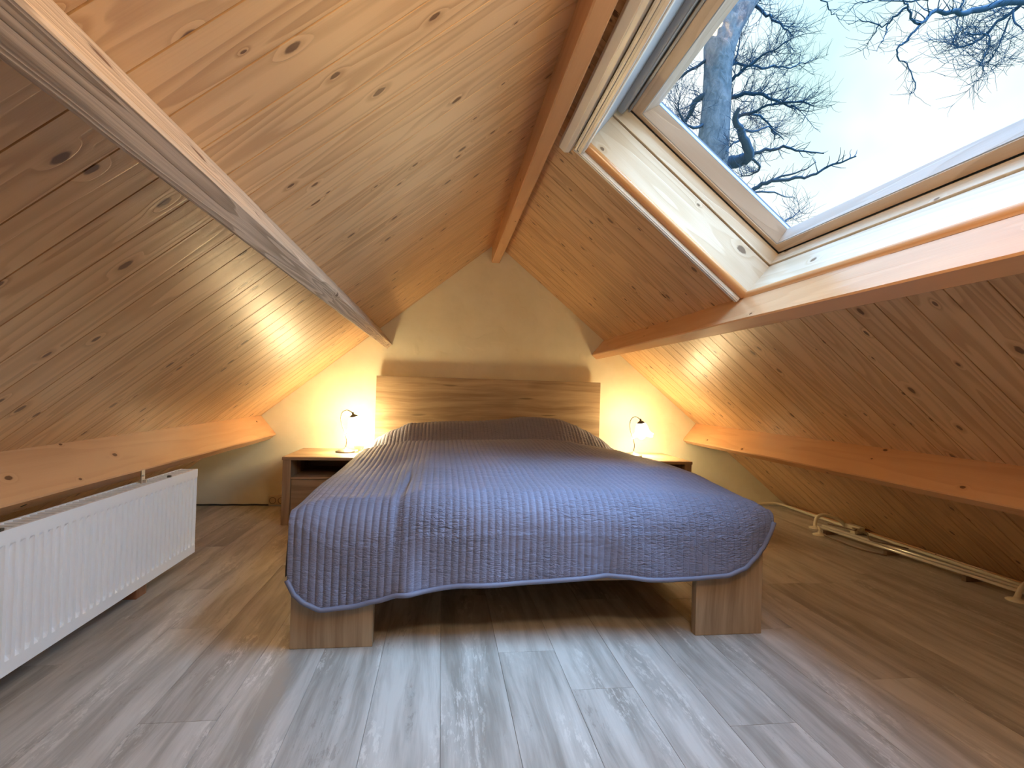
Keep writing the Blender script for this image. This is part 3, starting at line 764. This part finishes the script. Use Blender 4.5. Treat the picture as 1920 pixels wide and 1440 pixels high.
def twigs(mb, pts, r0, lvl, dens):
    """side shoots from a limb"""
    n = len(pts)
    for i in range(1, n):
        for _ in range(dens if lvl else 2):
            if rng.random() > 0.75: continue
            a = pts[i-1].lerp(pts[i], rng.random()); d = (pts[i]-pts[i-1]).normalized()
            side = Vector((rng.uniform(-1, 1), rng.uniform(-1, 1), rng.uniform(-.6, 1))); side = (side-d*side.dot(d)).normalized()
            dr = (d*rng.uniform(.3, .9)+side*rng.uniform(.5, 1.0)).normalized()
            L = rng.uniform(.25, .62)*(0.6 if lvl == 0 else 1.0)
            q = [a]; m = rng.randint(3, 5)
            for k in range(m):
                dr = (dr+Vector((rng.uniform(-.4, .4), rng.uniform(-.4, .4), rng.uniform(-.25, .4)))).normalized(); q.append(q[-1]+dr*L/m)
            rr = max(0.0035, r0*0.42)
            mb.tube(q, [rr*(1-0.6*k/m) for k in range(m+1)], 3, cap=False)
            if lvl > 0: twigs(mb, q, rr, lvl-1, dens)
def tree(name, label, trunk, limbs, Y, lvl, dens, tname=None):
    base = Vector((trunk[0][0].x, trunk[0][0].y, GZ))
    t = empty(name, base); tag(t, label, 'tree')
    mb = MB(); mb.tube([p for p, r in trunk], [r for p, r in trunk], 14); mb.build('trunk', BARK, t)
    mb = MB(); tw = MB()
    for pix, r0, dy, ln in limbs:
        n = len(pix); pts = [at(px, py, Y+dy*i/(n-1)) for i, (px, py) in enumerate(pix)]
        pts = smooth(pts, 3); m = len(pts)
        pts = [p+Vector((0, rng.uniform(-.03, .03), rng.uniform(-.02, .02))) if 0 < i < m-1 else p for i, p in enumerate(pts)]
        mb.tube(pts, [r0*(1-.75*i/(m-1)) for i in range(m)], 6, cap=False)
        twigs(tw, pts[1:], min(r0*0.5, 0.02), ln, dens)
    mb.build('limbs', BARK if r0 > 1 else TWIG, t); tag(tw.build('twigs', TWIG, t), kind='stuff')
    return t
Y1 = 9.0
tk = [(1322, 420, 30), (1334, 300, 31), (1343, 200, 27), (1346, 130, 26), (1349, 90, 30), (1362, 45, 33), (1392, -10, 34), (1430, -80, 36), (1455, -160, 30)]
trunk = [(at(px, py, Y1), hw/F_PX*Y1*1.03) for px, py, hw in tk]
b0 = trunk[0][0]; trunk = [(Vector((b0.x-.15, b0.y, GZ)), .42), (Vector((b0.x-.05, b0.y, GZ+3)), .34)] + trunk
LIMB1 = [
 ([(1385, 10), (1410, 4), (1432, -4), (1470, -20)], .05, .3, 1),
 ([(1412, 5), (1432, 25), (1448, 35), (1470, 52), (1487, 68)], .035, -.6, 1),
 ([(1366, 155), (1385, 138), (1405, 122), (1430, 105), (1460, 88), (1485, 72)], .035, -.8, 1),
 ([(1368, 116), (1390, 122), (1420, 126), (1450, 124), (1475, 128), (1500, 120), (1522, 115)], .03, .8, 1),
 ([(1366, 130), (1380, 108), (1385, 88), (1388, 62)], .025, .4, 1),
 ([(1360, 188), (1382, 179), (1405, 174), (1430, 180), (1455, 190), (1490, 192), (1520, 197)], .045, -.9, 1),
 ([(1340, 322), (1372, 304), (1395, 298), (1404, 292), (1396, 268), (1386, 240), (1378, 222), (1386, 202)], .13, -.8, 0),
 ([(1402, 298), (1425, 283), (1455, 280), (1475, 275), (1505, 285), (1545, 288)], .04, -.5, 0),
 ([(1390, 372), (1405, 360), (1430, 345), (1455, 338), (1490, 335), (1520, 330), (1560, 310), (1605, 293)], .05, -1.2, 0),
 ([(1430, 345), (1465, 330), (1500, 322), (1530, 304)], .025, -.4, 0),
 ([(1405, 360), (1440, 360), (1470, 368), (1492, 372)], .02, .3, 0),
 ([(1326, 178), (1305, 188), (1295, 210), (1285, 228), (1262, 262)], .07, .7, 1),
 ([(1326, 112), (1300, 128), (1280, 140), (1255, 165), (1235, 190)], .03, .5, 1),
 ([(1326, 230), (1300, 240), (1280, 225), (1272, 200), (1275, 180)], .03, -.5, 1),
 ([(1378, 222), (1400, 215), (1425, 218), (1445, 235), (1452, 262)], .035, .8, 1),
 ([(1378, 216), (1410, 212), (1440, 196), (1480, 198), (1500, 208)], .035, -.8, 1),
 ([(1386, 240), (1410, 246), (1440, 240), (1470, 262)], .03, .6, 1),
 ([(1392, 262), (1375, 268), (1362, 284)], .025, -.6, 1),
 ([(1404, 294), (1425, 312), (1415, 325), (1390, 330)], .03, .6, 1),
 ([(1462, 425), (1475, 413), (1490, 405), (1500, 394)], .02, .3, 1)]
tree('bare_tree', 'large leafless tree with thick trunk seen through the left side of the skylight', trunk, LIMB1, Y1, 1, 3)
Y2 = 6.2
tk = [(2200, 200, 34), (2190, 60, 32), (2170, -60, 30), (2160, -200, 26)]
trunk = [(at(px, py, Y2), hw/F_PX*Y2) for px, py, hw in tk]
b0 = trunk[0][0]; trunk = [(Vector((b0.x, b0.y, GZ)), .32), (Vector((b0.x, b0.y, GZ+3)), .27)] + trunk
LIMB2 = [
 ([(2170, -40), (2060, -20), (1990, -8), (1920, 3), (1870, 8), (1825, 20), (1800, 26), (1765, 18), (1745, 28), (1724, 45)], .06, -.8, 0),
 ([(1724, 45), (1709, 42), (1706, 15), (1692, 3), (1672, -12)], .020, -.3, 0),
 ([(1726, 45), (1708, 65), (1700, 80), (1685, 86), (1682, 98), (1695, 116), (1708, 135), (1714, 165), (1706, 180)], .016, -.3, 0),
 ([(1700, 14), (1676, 32), (1665, 45), (1650, 46), (1620, 38), (1590, 46)], .016, .3, 0),
 ([(1665, 45), (1662, 62), (1650, 82), (1644, 97)], .009, -.2, 0),
 ([(1650, 46), (1636, 66), (1627, 82), (1612, 96)], .009, .2, 0),
 ([(1798, 26), (1804, 10), (1810, -12)], .02, .2, 0),
 ([(1740, 0), (1690, 2), (1640, 0), (1605, 8), (1590, 24)], .012, .2, 0),
 ([(1985, -8), (1920, 4), (1900, 22), (1870, 42), (1850, 66), (1822, 82), (1800, 90), (1786, 80), (1796, 62)], .03, .5, 1),
 ([(1852, 65), (1852, 90), (1842, 115), (1838, 122), (1846, 140)], .011, -.2, 1),
 ([(1895, 30), (1880, 70), (1862, 110), (1852, 118), (1870, 128)], .012, .3, 1),
 ([(1920, 4), (1890, 10), (1850, 34), (1832, 36)], .012, .4, 0),
 ([(1900, 20), (1905, 45), (1922, 52), (1940, 60)], .014, -.3, 0),
 ([(1536, -4), (1555, 15), (1565, 28), (1578, 38)], .010, .2, 0),
 ([(1850, 66), (1820, 62), (1800, 66), (1812, 54)], .011, -.3, 1)]
tree('bare_tree', 'leafless tree whose long thin branches reach into the top right of the skylight', trunk, LIMB2, Y2, 1, 2)

# ------------------------------------------------------------------ sky and lights
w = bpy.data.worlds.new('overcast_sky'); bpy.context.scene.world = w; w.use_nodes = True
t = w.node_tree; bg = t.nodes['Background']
tc = t.nodes.new('ShaderNodeTexCoord'); nz = t.nodes.new('ShaderNodeTexNoise'); nz.inputs['Scale'].default_value = 2.6; nz.inputs['Detail'].default_value = 4
rp = t.nodes.new('ShaderNodeValToRGB'); rp.color_ramp.elements[0].position = 0.30; rp.color_ramp.elements[0].color = (0.62, 0.86, 0.85, 1)
rp.color_ramp.elements[1].position = 0.52; rp.color_ramp.elements[1].color = (1.0, 1.0, 1.0, 1)
t.links.new(tc.outputs['Generated'], nz.inputs['Vector']); t.links.new(nz.outputs[0], rp.inputs[0]); 
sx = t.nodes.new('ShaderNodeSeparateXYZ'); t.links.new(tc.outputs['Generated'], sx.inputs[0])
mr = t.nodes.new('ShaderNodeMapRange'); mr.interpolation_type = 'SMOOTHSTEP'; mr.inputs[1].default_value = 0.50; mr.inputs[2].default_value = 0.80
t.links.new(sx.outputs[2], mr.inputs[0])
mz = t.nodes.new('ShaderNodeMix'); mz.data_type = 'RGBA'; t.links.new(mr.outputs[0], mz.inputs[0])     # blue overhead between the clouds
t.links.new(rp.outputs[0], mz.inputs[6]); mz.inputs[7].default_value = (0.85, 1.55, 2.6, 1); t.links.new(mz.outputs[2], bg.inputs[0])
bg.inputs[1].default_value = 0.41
def sun(name, frm, to, energy, ang, col):
    L = bpy.data.lights.new(name, 'SUN'); L.energy = energy; L.angle = math.radians(ang); L.color = col
    o = bpy.data.objects.new(name, L); C.objects.link(o); o.location = Vector(frm)*3
    o.rotation_euler = (Vector(to)-Vector(frm)).to_track_quat('-Z', 'Y').to_euler()
sun('veiled_sun', (1.0, 1.35, 1.75), (0.45, 1.62, 0.0), 3.8, 55, (0.36, 0.63, 1.0))
sun('bright_cloud_sky', (2.2, -0.5, 1.5), (0, 0, 0), 2.9, 75, (0.44, 0.70, 1.0))

def bulb(name, loc, energy, radius, col):  # bare point light, no fixture modelled
    L = bpy.data.lights.new(name, 'POINT'); L.energy = energy; L.shadow_soft_size = radius; L.color = col
    o = bpy.data.objects.new(name, L); C.objects.link(o); o.location = Vector(loc)
bulb('ridge_fill_light', (0.42, 0.45, 1.70), 8.5, 0.12, (1.0, 0.77, 0.48))  # added warm fill light above the frame, brightens the dim upper roof
sc = bpy.context.scene
sc.view_settings.view_transform = 'Standard'; sc.view_settings.look = 'None'; sc.view_settings.gamma = 1.0; sc.view_settings.use_curve_mapping = False
sc.view_settings.exposure = 1.66
sc.cycles.max_bounces = 10; sc.cycles.diffuse_bounces = 7
